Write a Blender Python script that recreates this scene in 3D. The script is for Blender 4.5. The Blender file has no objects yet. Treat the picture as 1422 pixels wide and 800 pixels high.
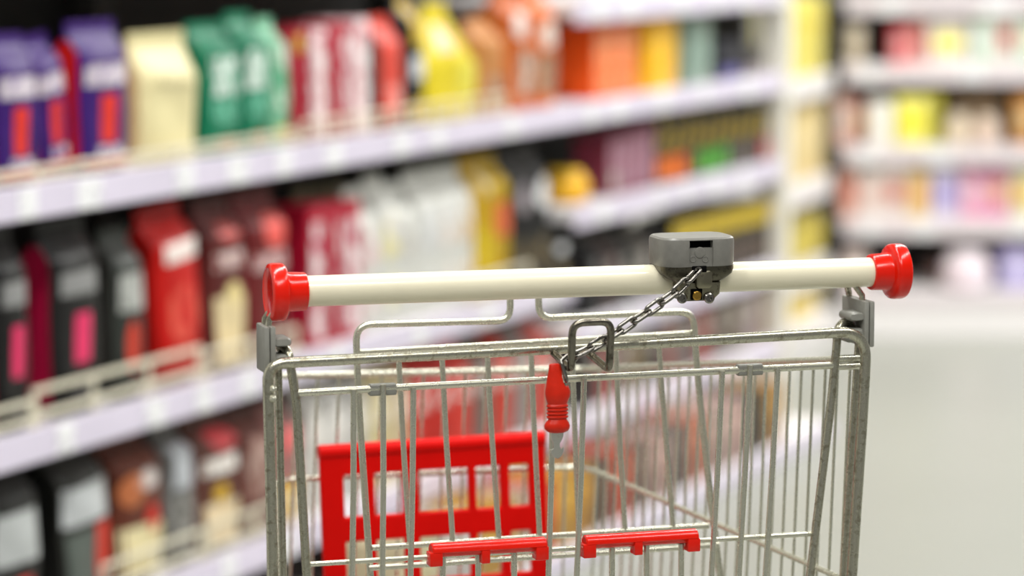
import bpy, bmesh, math, random
from mathutils import Vector, Matrix
random.seed(7)
S = bpy.context.scene
COL = S.collection
# ------------------------------------------------------------------ camera
FPX, CAMH, PITCH, CX, CY = 4300.0, 1.37, math.radians(7.03), 711.0, 400.0
CAM = Vector((0, 0, CAMH))
FW = Vector((0, math.cos(PITCH), -math.sin(PITCH)))
UPV = Vector((0, math.sin(PITCH), math.cos(PITCH)))
RT = Vector((1, 0, 0))
def ray(x, y): return FW + RT * ((x - CX) / FPX) + UPV * ((CY - y) / FPX)
cam = bpy.data.cameras.new('camera'); co = bpy.data.objects.new('camera', cam); COL.objects.link(co)
co.location = CAM; co.rotation_euler = (math.pi / 2 - PITCH, 0, 0)
cam.sensor_width = 36; cam.lens = FPX / 1422 * 36
cam.dof.use_dof = True; cam.dof.focus_distance = 2.80
cam.dof.aperture_fstop = cam.lens / 1000 / 0.036
cam.clip_end = 100
S.camera = co
S.view_settings.view_transform = 'Standard'; S.view_settings.look = 'None'
S.view_settings.gamma = 1; S.view_settings.use_curve_mapping = False
S.view_settings.exposure = 0.57

# ------------------------------------------------------------------ materials
def lin(c):
    return tuple(((v / 255) / 12.92 if v <= 10 else (((v / 255) + .055) / 1.055) ** 2.4) for v in c)
MC = {}
def mat(c, rough=.45, metal=0.0, var=.12, scale=30.0, bump=0.0, ink=None, inks=60.0, thr=.5, coat=0.0, trans=0.0, spec=.5):
    key = (tuple(c), rough, metal, var, scale, bump, ink, inks, thr, coat, trans, spec)
    if key in MC: return MC[key]
    m = bpy.data.materials.new('surface'); m.use_nodes = True
    nt = m.node_tree; b = nt.nodes['Principled BSDF']
    l = lin(c)
    b.inputs['Roughness'].default_value = rough; b.inputs['Metallic'].default_value = metal
    b.inputs['Coat Weight'].default_value = coat; b.inputs['Specular IOR Level'].default_value = spec
    tc = nt.nodes.new('ShaderNodeTexCoord')
    no = nt.nodes.new('ShaderNodeTexNoise'); no.inputs['Scale'].default_value = scale; no.inputs['Detail'].default_value = 4
    nt.links.new(tc.outputs['Object'], no.inputs['Vector'])
    rp = nt.nodes.new('ShaderNodeValToRGB')
    rp.color_ramp.elements[0].position = .3; rp.color_ramp.elements[1].position = .7
    rp.color_ramp.elements[0].color = tuple(v * (1 - var) for v in l) + (1,)
    rp.color_ramp.elements[1].color = tuple(min(1, v * (1 + var * .6)) for v in l) + (1,)
    nt.links.new(no.outputs['Fac'], rp.inputs['Fac'])
    out = rp.outputs['Color']
    if ink:
        mp = nt.nodes.new('ShaderNodeMapping'); mp.inputs['Scale'].default_value = (1, 1, .55)
        n2 = nt.nodes.new('ShaderNodeTexNoise'); n2.inputs['Scale'].default_value = inks; n2.inputs['Detail'].default_value = 1
        nt.links.new(tc.outputs['Object'], mp.inputs['Vector']); nt.links.new(mp.outputs['Vector'], n2.inputs['Vector'])
        gt = nt.nodes.new('ShaderNodeMath'); gt.operation = 'GREATER_THAN'; gt.inputs[1].default_value = thr
        nt.links.new(n2.outputs['Fac'], gt.inputs[0])
        mx = nt.nodes.new('ShaderNodeMix'); mx.data_type = 'RGBA'
        nt.links.new(gt.outputs[0], mx.inputs[0]); nt.links.new(out, mx.inputs[6]); mx.inputs[7].default_value = lin(ink) + (1,)
        out = mx.outputs[2]
    nt.links.new(out, b.inputs['Base Color'])
    if bump:
        bp = nt.nodes.new('ShaderNodeBump'); bp.inputs['Strength'].default_value = bump; bp.inputs['Distance'].default_value = .002
        nt.links.new(no.outputs['Fac'], bp.inputs['Height']); nt.links.new(bp.outputs['Normal'], b.inputs['Normal'])
    MC[key] = m
    return m

def metal_mat(c, rough, dark, thr, scale, bmp=.08, mtl=1.0):
    m = bpy.data.materials.new('galvanised_metal'); m.use_nodes = True
    nt = m.node_tree; b = nt.nodes['Principled BSDF']; b.inputs['Metallic'].default_value = mtl
    tc = nt.nodes.new('ShaderNodeTexCoord')
    no = nt.nodes.new('ShaderNodeTexNoise'); no.inputs['Scale'].default_value = scale; no.inputs['Detail'].default_value = 6
    no.inputs['Roughness'].default_value = .7
    nt.links.new(tc.outputs['Object'], no.inputs['Vector'])
    rp = nt.nodes.new('ShaderNodeValToRGB')
    rp.color_ramp.elements[0].position = thr; rp.color_ramp.elements[0].color = lin(dark) + (1,)
    rp.color_ramp.elements[1].position = thr + .09; rp.color_ramp.elements[1].color = lin(c) + (1,)
    nt.links.new(no.outputs['Fac'], rp.inputs['Fac']); nt.links.new(rp.outputs['Color'], b.inputs['Base Color'])
    mr = nt.nodes.new('ShaderNodeMapRange'); mr.inputs['To Min'].default_value = rough + .08; mr.inputs['To Max'].default_value = rough
    mr.inputs['From Min'].default_value = thr - .05; mr.inputs['From Max'].default_value = thr + .2
    nt.links.new(no.outputs['Fac'], mr.inputs['Value']); nt.links.new(mr.outputs['Result'], b.inputs['Roughness'])
    bp = nt.nodes.new('ShaderNodeBump'); bp.inputs['Strength'].default_value = bmp; bp.inputs['Distance'].default_value = .00012
    nt.links.new(no.outputs['Fac'], bp.inputs['Height']); nt.links.new(bp.outputs['Normal'], b.inputs['Normal'])
    return m
WIRE = metal_mat((206, 204, 188), .27, (196, 193, 176), .34, 90, 0, .8)
RIMM = metal_mat((184, 181, 164), .24, (146, 140, 122), .38, 120, .03, .88)
CHAIN = metal_mat((140, 136, 130), .22, (84, 80, 76), .36, 300)
LOCKM = metal_mat((96, 92, 80), .30, (66, 62, 54), .40, 160)
PLATEM = metal_mat((140, 135, 116), .32, (110, 104, 90), .38, 160)
LOOPM = metal_mat((138, 132, 120), .2, (100, 94, 84), .42, 160)
RED = mat((222, 24, 4), .2, var=.04, coat=.0, spec=.4)
REDK = mat((200, 36, 14), .34, spec=.3, var=.08, bump=.1, scale=200)
REDP = mat((216, 4, 0), .5, spec=.12, var=.05)
CREAM = mat((234, 226, 200), .28, var=.03, coat=.4)
GREYP = mat((138, 137, 130), .42, var=.08, scale=150, bump=.1)
GREYL = mat((120, 118, 112), .36, var=.10, scale=120, bump=.15)
BLACK = mat((4, 3, 3), .9, var=.1, spec=.1)
BRASS = mat((190, 150, 70), .3, metal=1, var=.15)
RUBBER = mat((52, 52, 52), .6)
SHELFW = mat((236, 232, 232), .4, var=.02)
RAILM = mat((220, 212, 230), .35, var=.05, scale=6)
TAGM = mat((244, 244, 246), .4, var=.02, ink=(190, 186, 196), inks=110, thr=.62)
GUARDM = mat((226, 220, 198), .4, var=.03)
BACKP = mat((20, 18, 15), .7, var=.2, scale=8)
UPRD = mat((60, 58, 54), .6)
UPRI = mat((232, 228, 216), .45, var=.03)

# ------------------------------------------------------------------ mesh helpers
def tag(o, label=None, cat=None, group=None, kind=None):
    for k, v in (('label', label), ('category', cat), ('group', group), ('kind', kind)):
        if v: o[k] = v
    return o
def mk(name, bm, m, parent=None, smooth=True, loc=None, rotz=None):
    me = bpy.data.meshes.new(name)
    bmesh.ops.recalc_face_normals(bm, faces=bm.faces[:])
    bm.to_mesh(me); bm.free()
    for mm in (m if isinstance(m, (list, tuple)) else [m]): me.materials.append(mm)
    if smooth:
        for p in me.polygons: p.use_smooth = True
        try: me.set_sharp_from_angle(angle=math.radians(40))
        except Exception: pass
    o = bpy.data.objects.new(name, me); COL.objects.link(o)
    if parent: o.parent = parent
    if loc is not None: o.location = loc
    if rotz is not None: o.rotation_euler = (0, 0, rotz)
    return o
def empty(name, loc, rotz=0, **k):
    o = bpy.data.objects.new(name, None); COL.objects.link(o); o.location = loc; o.rotation_euler = (0, 0, rotz)
    o.empty_display_size = .05
    return tag(o, **k)
def fillet(pts, rad, seg=6, closed=False):
    pts = [Vector(p) for p in pts]; out = []; n = len(pts)
    for i, p in enumerate(pts):
        if not closed and i in (0, n - 1): out.append(p); continue
        a, b = pts[i - 1], pts[(i + 1) % n]
        r = rad[i] if isinstance(rad, (list, tuple)) else rad
        d1, d2 = (a - p), (b - p); r = min(r, d1.length * .48, d2.length * .48)
        if r < 1e-5: out.append(p); continue
        s, e = p + d1.normalized() * r, p + d2.normalized() * r
        for k in range(seg + 1):
            t = k / seg; out.append(s * (1 - t) ** 2 + p * 2 * t * (1 - t) + e * t * t)
    return out
def sweep(bm, pts, r, n=12, closed=False, sx=1.0, cap=True):
    pts = [Vector(p) for p in pts]; N = len(pts); rings = []
    up = None
    for i, p in enumerate(pts):
        if closed: d = pts[(i + 1) % N] - pts[i - 1]
        else: d = pts[min(i + 1, N - 1)] - pts[max(i - 1, 0)]
        d.normalize()
        if up is None:
            up = Vector((0, 0, 1)) if abs(d.z) < .9 else Vector((0, 1, 0))
        up = (up - d * up.dot(d)).normalized(); sd = d.cross(up)
        rings.append([bm.verts.new(p + up * (r * math.cos(2 * math.pi * k / n)) + sd * (r * sx * math.sin(2 * math.pi * k / n))) for k in range(n)])
    for i in range(N if closed else N - 1):
        A, B = rings[i], rings[(i + 1) % N]
        for k in range(n): bm.faces.new((A[k], A[(k + 1) % n], B[(k + 1) % n], B[k]))
    if not closed and cap:
        bm.faces.new(rings[0][::-1]); bm.faces.new(rings[-1])
def lathe(bm, p0, axis, prof, n=40):
    """prof: (distance along axis, radius)"""
    axis = Vector(axis).normalized(); up = Vector((0, 0, 1)) if abs(axis.z) < .9 else Vector((0, 1, 0))
    up = (up - axis * up.dot(axis)).normalized(); sd = axis.cross(up); p0 = Vector(p0); R = []
    for h, r in prof:
        if r < 1e-6: R.append([bm.verts.new(p0 + axis * h)])
        else: R.append([bm.verts.new(p0 + axis * h + up * r * math.cos(2 * math.pi * k / n) + sd * r * math.sin(2 * math.pi * k / n)) for k in range(n)])
    for A, B in zip(R, R[1:]):
        for k in range(n):
            j = (k + 1) % n
            if len(A) == 1 and len(B) == 1: continue
            if len(A) == 1: bm.faces.new((A[0], B[j], B[k]))
            elif len(B) == 1: bm.faces.new((A[k], A[j], B[0]))
            else: bm.faces.new((A[k], A[j], B[j], B[k]))
    for e, f in ((R[0], 1), (R[-1], 0)):
        if len(e) > 1: bm.faces.new(e[::-1] if f else e)
def box(bm, x0, x1, y0, y1, z0, z1, bev=0.0, seg=2, M=None):
    r = bmesh.ops.create_cube(bm, size=1)
    vs = r['verts']
    bmesh.ops.scale(bm, vec=(x1 - x0, y1 - y0, z1 - z0), verts=vs)
    bmesh.ops.translate(bm, vec=((x0 + x1) / 2, (y0 + y1) / 2, (z0 + z1) / 2), verts=vs)
    if bev:
        es = list({e for v in vs for e in v.link_edges})
        g = bmesh.ops.bevel(bm, geom=es, offset=bev, segments=seg, profile=.5, affect='EDGES')
        vs = [v for v in bm.verts if v in set(g['verts'])] if M else vs
    if M: bmesh.ops.transform(bm, matrix=M, verts=vs)
def rrect(cx, cy, hx, hy, r, seg=5):
    out = []; r = min(r, hx * .99, hy * .99)
    for q, (sx, sy) in enumerate(((1, 1), (-1, 1), (-1, -1), (1, -1))):
        for k in range(seg + 1):
            a = math.pi / 2 * (q + k / seg)
            out.append((cx + sx * (hx - r) + r * math.cos(a), cy + sy * (hy - r) + r * math.sin(a)))
    return out
def loft(bm, rings):
    RR = [[bm.verts.new(p) for p in r] for r in rings]; n = len(RR[0])
    for A, B in zip(RR, RR[1:]):
        for k in range(n): bm.faces.new((A[k], A[(k + 1) % n], B[(k + 1) % n], B[k]))
    bm.faces.new(RR[0][::-1]); bm.faces.new(RR[-1])
def BM(): return bmesh.new()

# ================================================================== THE CART
PSI = math.radians(17.0)
EU = Vector((math.cos(PSI), math.sin(PSI), 0)); EV = Vector((-math.sin(PSI), math.cos(PSI), 0))
_r = ray(815, 392); C0 = CAM + _r * 2.80
OC = Vector((C0.x, C0.y, 0))
def cp(x, y, v=0.0):
    """point of the cart plane v (metres ahead of the handle) seen at x, y -> cart coordinates"""
    r = ray(x, y); P = OC + EV * v; k = (P - CAM).dot(EV) / r.dot(EV); p = CAM + r * k - OC
    return Vector((p.dot(EU), p.dot(EV), p.z))
cart = empty('shopping_cart', OC, PSI, label='wire shopping cart with cream push bar, red end caps and coin lock', cat='shopping cart')
# --- handle
hl, hr = cp(424, 404.5), cp(1208, 378.0)
ax = (hr - hl).normalized()
b = BM(); sweep(b, [hl - ax * .008] + [hl.lerp(hr, k / 12) for k in range(1, 12)] + [hr + ax * .008], .0137, 40)
hb = mk('push_bar', b, CREAM, cart)
CAPP = [(-.0002, .0138), (0, .0162), (.0012, .0168), (.015, .0174), (.0172, .0180), (.0182, .0200), (.0190, .0240), (.0205, .0254), (.0225, .0258), (.0300, .0258), (.0325, .0250), (.0335, .0232), (.0338, .0215), (.0330, .0205), (.0330, 0)]
for p, d in ((hl, -ax), (hr, ax)):
    b = BM(); lathe(b, p, d, CAPP, 56); mk('end_cap', b, RED, cart)
# --- main rear frame (one bent tube: rim and posts)
v0 = -.028
def ext(p, q, z):
    """continue the line p->q down to height z"""
    t = (p.z - z) / (p.z - q.z); return p + (q - p) * t
Lp = ext(cp(373, 560, v0), cp(379, 800, v0), .22); Rp = ext(cp(1199, 560, v0), cp(1183, 800, v0), .22)
rim = [Lp, cp(379, 800, v0), cp(373, 560, v0), cp(371.5, 505, v0), cp(780, 484, v0), cp(1204, 459.5, v0), cp(1199, 560, v0), cp(1183, 800, v0), Rp]
b = BM(); sweep(b, fillet(rim, [0, .02, .02, .022, .02, .028, .02, .02, 0], 8), .0050, 16)
mk('rear_frame', b, RIMM, cart)
# second tubes just ahead of the posts
for (x1, y1), (x2, y2) in (((386, 500), (393, 800)), ((1192, 478), (1171, 800))):
    p, q = cp(x1, y1, -.006), cp(x2, y2, -.006)
    b = BM(); sweep(b, fillet([p, q, ext(p, q, .24)], 0), .0035, 12); mk('inner_post', b, RIMM, cart)
# --- handle brackets
def bracket(xa, ya, yb, side, lug):
    top, bot = cp(xa, ya, -.016).z, cp(xa, yb, -.016).z
    u = cp(xa, ya, -.016).x
    o = None
    b = BM()
    for i, (ua, ub) in enumerate(((u - .0052, u - .0003), (u + .0003, u + .0052))):
        box(b, ua, ub, -.018, .016 if side < 0 else .036, bot, top, .0014, 2)
    o = mk('handle_bracket', b, GREYP, cart)
    s = 1 if side < 0 else -1
    b = BM()
    for z, h, w in ((lug, .008, .011), (lug - .0175, .013, .013)):
        rr = []
        for vv, k in ((-.016, .7), (-.013, 1), (.008, 1), (.011, .7)):
            rr.append([Vector((u + s * (.006 + w / 2) + x, vv, z + y)) for x, y in rrect(0, 0, w / 2 * k + .003, h / 2 * k, .004)])
        loft(b, rr)
    mk('hinge_lug', b, GREYP, o)
    b = BM()
    b.free()
    for vv in ((.010, -.006) if side < 0 else (.028, -.003)):
        pt = Vector((u + s * .0005, vv, top - .01)); e = Vector((u + s * .0155, vv * .35, hl.z - .002 if side < 0 else hr.z - .002))
        b = BM(); sweep(b, [pt, pt + Vector((s * .001, 0, .014)), e], .0029, 10); mk('support_rod', b, RIMM, o)
    return u, top
uL, tL = bracket(374.5, 454, 519, -1, cp(390, 476, -.016).z)
uR, tR = bracket(1207, 418.5, 482, 1, cp(1180, 441, -.016).z)
# --- rear gate
g = empty('rear_gate', (0, 0, 0)); g.parent = cart
vb = -.013
for pts in ([cp(389, 484, .006), cp(395, 481, -.002), cp(402, 494, vb), cp(404, 512, vb), cp(412, 560, vb), cp(426, 800, vb)],
            [cp(1182, 452, .006), cp(1172, 446, -.002), cp(1163, 456, vb), cp(1162, 480, vb), cp(1154, 560, vb), cp(1125, 800, vb)]):
    pts.append(ext(pts[-2], pts[-1], .53))
    b = BM(); sweep(b, fillet(pts, .012, 5), .0040, 12); mk('gate_side_bar', b, RIMM, g)
b = BM(); sweep(b, [cp(410, 546, vb), cp(600, 535.5, vb), cp(800, 525.5, vb), cp(1157, 507.5, vb)], .0033, 12)
mk('gate_top_bar', b, WIRE, g)
b = BM(); sweep(b, [cp(424, 784, vb + .003), cp(1133, 741, vb + .003)], .0024, 10); mk('gate_cross_bar', b, WIRE, g)
for xt, yt, xb in ((491, 541, 489), (532, 534, 531), (574, 538, 570), (768, 527, 761.5), (811, 525, 801), (1003, 515, 988), (1042, 507, 1026), (1080, 512, 1063)):
    p, q = cp(xt, yt, vb - .004), cp(xb, 800, vb - .006)
    b = BM(); sweep(b, fillet([p, p.lerp(q, .5) + Vector((.0006, 0, 0)), q, ext(p, q, .53)], .01), .0027, 10); mk('gate_wire', b, WIRE, g)
for x, yt in ((615, 772), (664, 769), (714, 767), (850, 760), (898, 757), (946, 755)):
    p = cp(x, yt, vb); q = cp(x, 800, vb)
    b = BM(); sweep(b, [p, ext(p, q, .53)], .0027, 10); mk('gate_wire', b, WIRE, g)
b = BM(); p, q = cp(431, 790, vb), cp(1122, 790, vb)
sweep(b, [Vector((p.x + .01, vb, .535)), Vector((q.x - .012, vb, .535))], .003, 10); mk('gate_bottom_bar', b, WIRE, g)
for x, y in ((531.5, 541), (1041.5, 513.5)):
    c = cp(x, y, vb)
    b = BM(); loft(b, [[Vector((c.x + du, c.y + .0016 + a, c.z + z)) for a, z in rrect(0, 0, .0046 * k, .0052 * k, .002)] for du, k in ((-.0125, .8), (-.0115, 1), (.0115, 1), (.0125, .8))])
    mk('gate_clip', b, GREYP, g)
# red hinge clips over the cross bar
for xa, ya, xb_, yb_ in ((598, 769, 757, 759.5), (811, 757.5, 967, 748)):
    p, q = cp(xa, ya - 3, vb), cp(xb_, yb_ - 3, vb); d = q - p
    b = BM()
    # arched cover (open below)
    rr = []
    for t in (0, .01, .99, 1):
        c = p + d * t; k = .86 if t in (0, 1) else 1
        rr.append([Vector((c.x, c.y + .0085 * k * math.cos(a), c.z + .0075 * k * math.sin(a) + (0 if math.sin(a) > -.2 else .002))) for a in [2 * math.pi * j / 20 for j in range(20)]])
    loft(b, rr)
    for t in (.03, .46, .955):
        c = p + d * t; w = .006 if t != .46 else .004
        box(b, c.x - w, c.x + w, c.y - .0085, c.y + .0055, c.z - .0125, c.z, .001)
    mk('hinge_clip', b, RED, g)
# two post nubs where ring wires end
for x, y in ((380, 541), (379.5, 554)): b = BM(); lathe(b, cp(x, y, -.034), (0, 1, 0), [(-.002, .0012), (0, .0032), (.003, .0036), (.02, .0036)], 14); mk('ring_wire_end', b, WIRE, cart)
for x, y in ((1193, 497), (1193, 508)): b = BM(); lathe(b, cp(x, y, -.012), (-1, .0, 0), [(-.001, .0022), (0, .0034), (.022, .0034)], 14); mk('ring_wire_end', b, WIRE, cart)
# --- child seat panel
vs = .115
sp = empty('child_seat_panel', (0, 0, 0)); sp.parent = cart
b = BM()
pts = [ext(cp(498, 560, vs), cp(514, 792, vs), .66), cp(514, 792, vs), cp(498, 560, vs), cp(494, 451, vs), cp(708.5, 445, vs), cp(708.5, 388, vs), cp(748, 386, vs), cp(748, 442, vs), cp(963, 432, vs), cp(967, 500, vs), cp(976, 600, vs), cp(999, 792, vs)]
pts.append(ext(pts[-2], pts[-1], .66))
rd = [0, 0, .03, .016, .013, .01, .01, .013, .016, .03, .03, 0, 0]
sweep(b, fillet(pts, rd, 7), .0033, 12); mk('seat_frame_wire', b, WIRE, sp)
for p, q, r_ in ((cp(495, 489, vs + .004), cp(966, 462, vs + .004), .0027), (cp(516, 761, vs), cp(984, 730, vs), .0030), (cp(512, 789, vs - .01), cp(998, 757, vs - .01), .0028)):
    b = BM(); sweep(b, [p, q], r_, 10); mk('seat_cross_wire', b, WIRE, sp)
for xt, yt, xb_, yb_ in ((553, 485, 569.5, 762), (613, 482, 629, 757), (676, 478, 693, 752), (737, 475, 749.5, 748), (794, 472, 804, 744), (854, 469, 868, 740), (914, 465, 935, 736)):
    b = BM(); sweep(b, [cp(xt, yt, vs), cp(xt + (xb_ - xt) * .45, yt + (yb_ - yt) * .5, vs), cp(xb_, yb_, vs)], .0026, 10); mk('seat_wire', b, WIRE, sp)
# --- basket
bk = empty('basket', (0, 0, 0)); bk.parent = cart
vf = .49
T = {'rr': cp(1191, 498, -.008), 'rl': cp(384, 541, -.008), 'fr': cp(816, 512, vf), 'fl': cp(386, 522, vf)}
Mi = {'rr': cp(1177, 807, -.004), 'rl': cp(392, 850, -.004), 'fr': cp(812, 648, vf), 'fl': cp(381, 667, vf)}
Mi['rl'].z = Mi['rr'].z
Bo = {k: ext(T[k], Mi[k], .56 if k[0] == 'f' else .50) for k in T}
b = BM(); sweep(b, fillet([T['rl'], T['fl'], T['fr'], T['rr']], .03), .0034, 12); mk('basket_rim', b, WIRE, bk)
b = BM(); sweep(b, fillet([Mi['rl'], Mi['fl'], Mi['fr'], Mi['rr']], .03), .0029, 12); mk('basket_band', b, WIRE, bk)
b = BM(); sweep(b, fillet([Bo['rl'], Bo['fl'], Bo['fr'], Bo['rr']], .03, closed=True), .0032, 12, closed=True); mk('basket_base_ring', b, WIRE, bk)
def lr(a, c, t): return a.lerp(c, t)
for A, Cc, n, skip in (('rr', 'fr', 24, 0), ('rl', 'fl', 24, 0), ('fl', 'fr', 14, 0)):
    b = BM()
    for k in range(n):
        t = (k + .9) / (n + .8)
        s_ = 1 if A == 'rr' else -1
        off = Vector((.0042 * s_, 0, 0)) if A != 'fl' else Vector((0, .0042, 0))
        sweep(b, [lr(T[A], T[Cc], t) + off, lr(Mi[A], Mi[Cc], t) + off, lr(Bo[A], Bo[Cc], t) + off * .2], .00155, 8)
    mk('side_wires' if A != 'fl' else 'front_wires', b, WIRE, bk)
b = BM()
for k in range(14):
    t = (k + 1) / 15; p, q = lr(Bo['rl'], Bo['rr'], t), lr(Bo['fl'], Bo['fr'], t)
    sweep(b, [p, q], .0016, 8)
for k in range(4):
    t = (k + 1) / 5; p, q = lr(Bo['rl'], Bo['fl'], t), lr(Bo['rr'], Bo['fr'], t)
    sweep(b, [p + Vector((0, 0, -.004)), q + Vector((0, 0, -.004))], .0026, 8)
mk('bottom_grid', b, WIRE, bk)
# red slotted plastic panel on the inside of the basket front
vp = vf - .03
TL, TR_ = cp(444, 626, vp), cp(757, 606, vp); BL_ = ext(cp(444, 626, vp), cp(451, 800, vp), .60); BR_ = ext(cp(757, 606, vp), cp(763, 800, vp), .60)
us = [0, .10, .195, .235, .36, .428, .652, .685, .795, .835, .925, 1]
hole_u = {1, 3, 5, 7, 9}
Ht = TL.z - .60
def zy(x, y): return (TL.z - cp(x, y, vp).z) / Ht
vs_ = [0, zy(444, 663), zy(444, 722), zy(444, 756), zy(444, 815), zy(444, 835), 1]
vs_[5] = min(vs_[5], .9); vs_ = sorted(vs_)
hole_v = {1, 3}
b = BM(); nu, nv = len(us), len(vs_); th = .010; G = {}
def pnt(i, j, k):
    p = lr(lr(TL, TR_, us[i]), lr(BL_, BR_, us[i]), vs_[j]); return p + Vector((0, k * th, 0))
for i in range(nu):
    for j in range(nv):
        for k in (0, 1): G[i, j, k] = b.verts.new(pnt(i, j, k))
def solid(i, j): return 0 <= i < nu - 1 and 0 <= j < nv - 1 and not (i in hole_u and j in hole_v)
for i in range(-1, nu):
    for j in range(-1, nv):
        s0 = solid(i, j)
        if s0:
            for k in (0, 1): b.faces.new([G[i, j, k], G[i + 1, j, k], G[i + 1, j + 1, k], G[i, j + 1, k]])
        if i + 1 < nu and 0 <= j < nv - 1 and s0 != solid(i + 1, j): b.faces.new([G[i + 1, j, 0], G[i + 1, j + 1, 0], G[i + 1, j + 1, 1], G[i + 1, j, 1]])
        if j + 1 < nv and 0 <= i < nu - 1 and s0 != solid(i, j + 1): b.faces.new([G[i, j + 1, 0], G[i + 1, j + 1, 0], G[i + 1, j + 1, 1], G[i, j + 1, 1]])
pan = mk('red_slotted_panel', b, REDP, cart, smooth=False)
md = pan.modifiers.new('bev', 'BEVEL'); md.width = .002; md.segments = 2
tag(pan, label='bright red plastic panel with rectangular openings')
b = BM(); sweep(b, [TL + Vector((0, th / 2, -.003)), TR_ + Vector((0, th / 2, -.003))], .008, 14); mk('panel_lip', b, REDP, pan)
# --- lower chassis (out of the photograph, so the cart stands)
b = BM()
fl_, fr_ = Vector((Bo['fl'].x + .01, vf + .06, .17)), Vector((Bo['fr'].x - .01, vf + .06, .17))
sweep(b, fillet([Lp, Vector((Lp.x, -.02, .17)), fl_, fr_, Vector((Rp.x, -.02, .17)), Rp], .03), .011, 14)
sweep(b, fillet([Vector((Lp.x + .01, .05, .17)), (Bo['rl'] + Vector((.01, .08, -.005)))], .02), .006, 10)
sweep(b, fillet([Vector((Rp.x - .01, .05, .17)), (Bo['rr'] + Vector((-.01, .08, -.005)))], .02), .006, 10)
sweep(b, [fl_ + Vector((.02, -.04, 0)), Bo['fl'] + Vector((.02, -.03, -.004))], .006, 10)
sweep(b, [fr_ + Vector((-.02, -.04, 0)), Bo['fr'] + Vector((-.02, -.03, -.004))], .006, 10)
mk('chassis', b, RIMM, cart)
for c in (Vector((Lp.x, .0, 0)), Vector((Rp.x, .0, 0)), Vector((fl_.x, fl_.y - .03, 0)), Vector((fr_.x, fr_.y - .03, 0))):
    b = BM()
    box(b, c.x - .02, c.x + .02, c.y - .02, c.y + .02, .145, .162, .003)
    for s in (-1, 1): box(b, c.x + s * .018 - .0015, c.x + s * .018 + .0015, c.y - .014, c.y + .014, .05, .15, .001)
    cs = mk('caster', b, WIRE, cart)
    b = BM(); lathe(b, (c.x - .013, c.y, .0605), (1, 0, 0), [(0, .045), (.003, .058), (.007, .0605), (.019, .0605), (.023, .058), (.026, .045)], 32)
    mk('wheel', b, RUBBER, cs)
# --- coin lock on the push bar
lk = empty('coin_lock', (0, 0, 0)); lk.parent = cart
lc = cp(968, 350, -.034)                      # centre of the front face
def ring(w, hw, v1, v2, r, du=0): return [Vector((lc.x + .0048 + du + x, y, w)) for x, y in rrect(0, (v1 + v2) / 2, hw, (v2 - v1) / 2, r, 6)]
zt = cp(968, 331, -.034).z; zm = cp(968, 374, -.034).z; zb = cp(968, 397, -.034).z; zp = cp(968, 419, -.034).z
b = BM()
loft(b, [ring(zm + .002, .0355, -.0330, .020, .0165), ring(zm + .006, .0362, -.0338, .021, .017), ring(zt - .004, .0362, -.034, .022, .017), ring(zt - .0015, .0356, -.0334, .0215, .0166), ring(zt, .0338, -.0315, .020, .0150)])
body = mk('lock_housing', b, GREYL, lk)
b = BM()
loft(b, [ring(zb - .001, .0185, -.026, .016, .005), ring(zb + .003, .0215, -.029, .017, .006), ring(zm - .010, .0262, -.0310, .0185, .009), ring(zm - .005, .0330, -.0325, .0195, .011), ring(zm - .001, .0350, -.0328, .0198, .013), ring(zm + .002, .0353, -.0328, .0198, .0138)])
low = mk('lock_base', b, LOCKM, lk)
b = BM(); cc = cp(967, 405, -.03)
loft(b, [ring(zp + .001, .0150, -.029, .008, .004), ring(zp, .0185 - .003, -.029, .008, .004)][::-1] + [ring(zp + .006, .0200, -.030, .009, .004), ring(zb + .002, .0205, -.030, .009, .003)])
plate = mk('lock_plate', b, PLATEM, lk)
def boolean(o, cut):
    m = o.modifiers.new('b', 'BOOLEAN'); m.object = cut; m.operation = 'DIFFERENCE'; m.solver = 'EXACT'
    bpy.context.view_layer.update()
    dg = bpy.context.evaluated_depsgraph_get(); me = bpy.data.meshes.new_from_object(o.evaluated_get(dg))
    o.modifiers.clear(); o.data = me
    try: me.set_sharp_from_angle(angle=math.radians(35))
    except Exception: pass
def cutter(fn):
    b = BM(); fn(b); return mk('cut', b, BLACK, lk, smooth=False)
sx = cp(974, 340, -.034)
c1 = cutter(lambda b: box(b, sx.x - .0112, sx.x + .0112, -.040, -.026, cp(968, 345, -.034).z, cp(968, 334.5, -.034).z))
boolean(body, c1); bpy.data.objects.remove(c1)
c2 = cutter(lambda b: box(b, sx.x - .0116, sx.x + .0116, -.045, -.0322, zm - .02, cp(968, 345, -.034).z + .001))
boolean(body, c2); bpy.data.objects.remove(c2)
b = BM(); box(b, sx.x - .0110, sx.x + .0110, -.0275, -.0262, cp(968, 345, -.034).z, cp(968, 334.8, -.034).z); mk('coin_slot', b, BLACK, lk, smooth=False)
# scoop, two studs, chain port
b = BM(); c = cp(972, 351, -.0325)
lathe(b, c + Vector((0, .0005, 0)), (0, -1, 0), [(0, .0052), (.0008, .0048), (.0012, .0030), (.0004, 0)], 20); mk('coin_scoop', b, GREYL, lk)
b = BM()
for x in (962.5, 979.5): lathe(b, cp(x, 360, -.0322) + Vector((0, .0003, 0)), (0, -1, 0), [(0, .0031), (.0008, .0030), (.0009, .0024), (.0004, .0022), (.0005, 0)], 18)
mk('stud', b, GREYL, lk)
b = BM(); c = cp(971, 374, -.033); box(b, c.x - .0070, c.x + .0070, -.0342, -.0322, c.z - .004, c.z + .003, .0008); mk('chain_port', b, BLACK, lk)
b = BM(); c = cp(977, 388, -.031)
loft(b, [[Vector((c.x + x, -.030 - k, c.z + y)) for x, y in rrect(0, 0, .008 * q, .0085 * q, .003)] for k, q in ((0, 1), (.0035, .92), (.0045, .75))]); mk('port_flange', b, PLATEM, lk)
b = BM()
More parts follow.
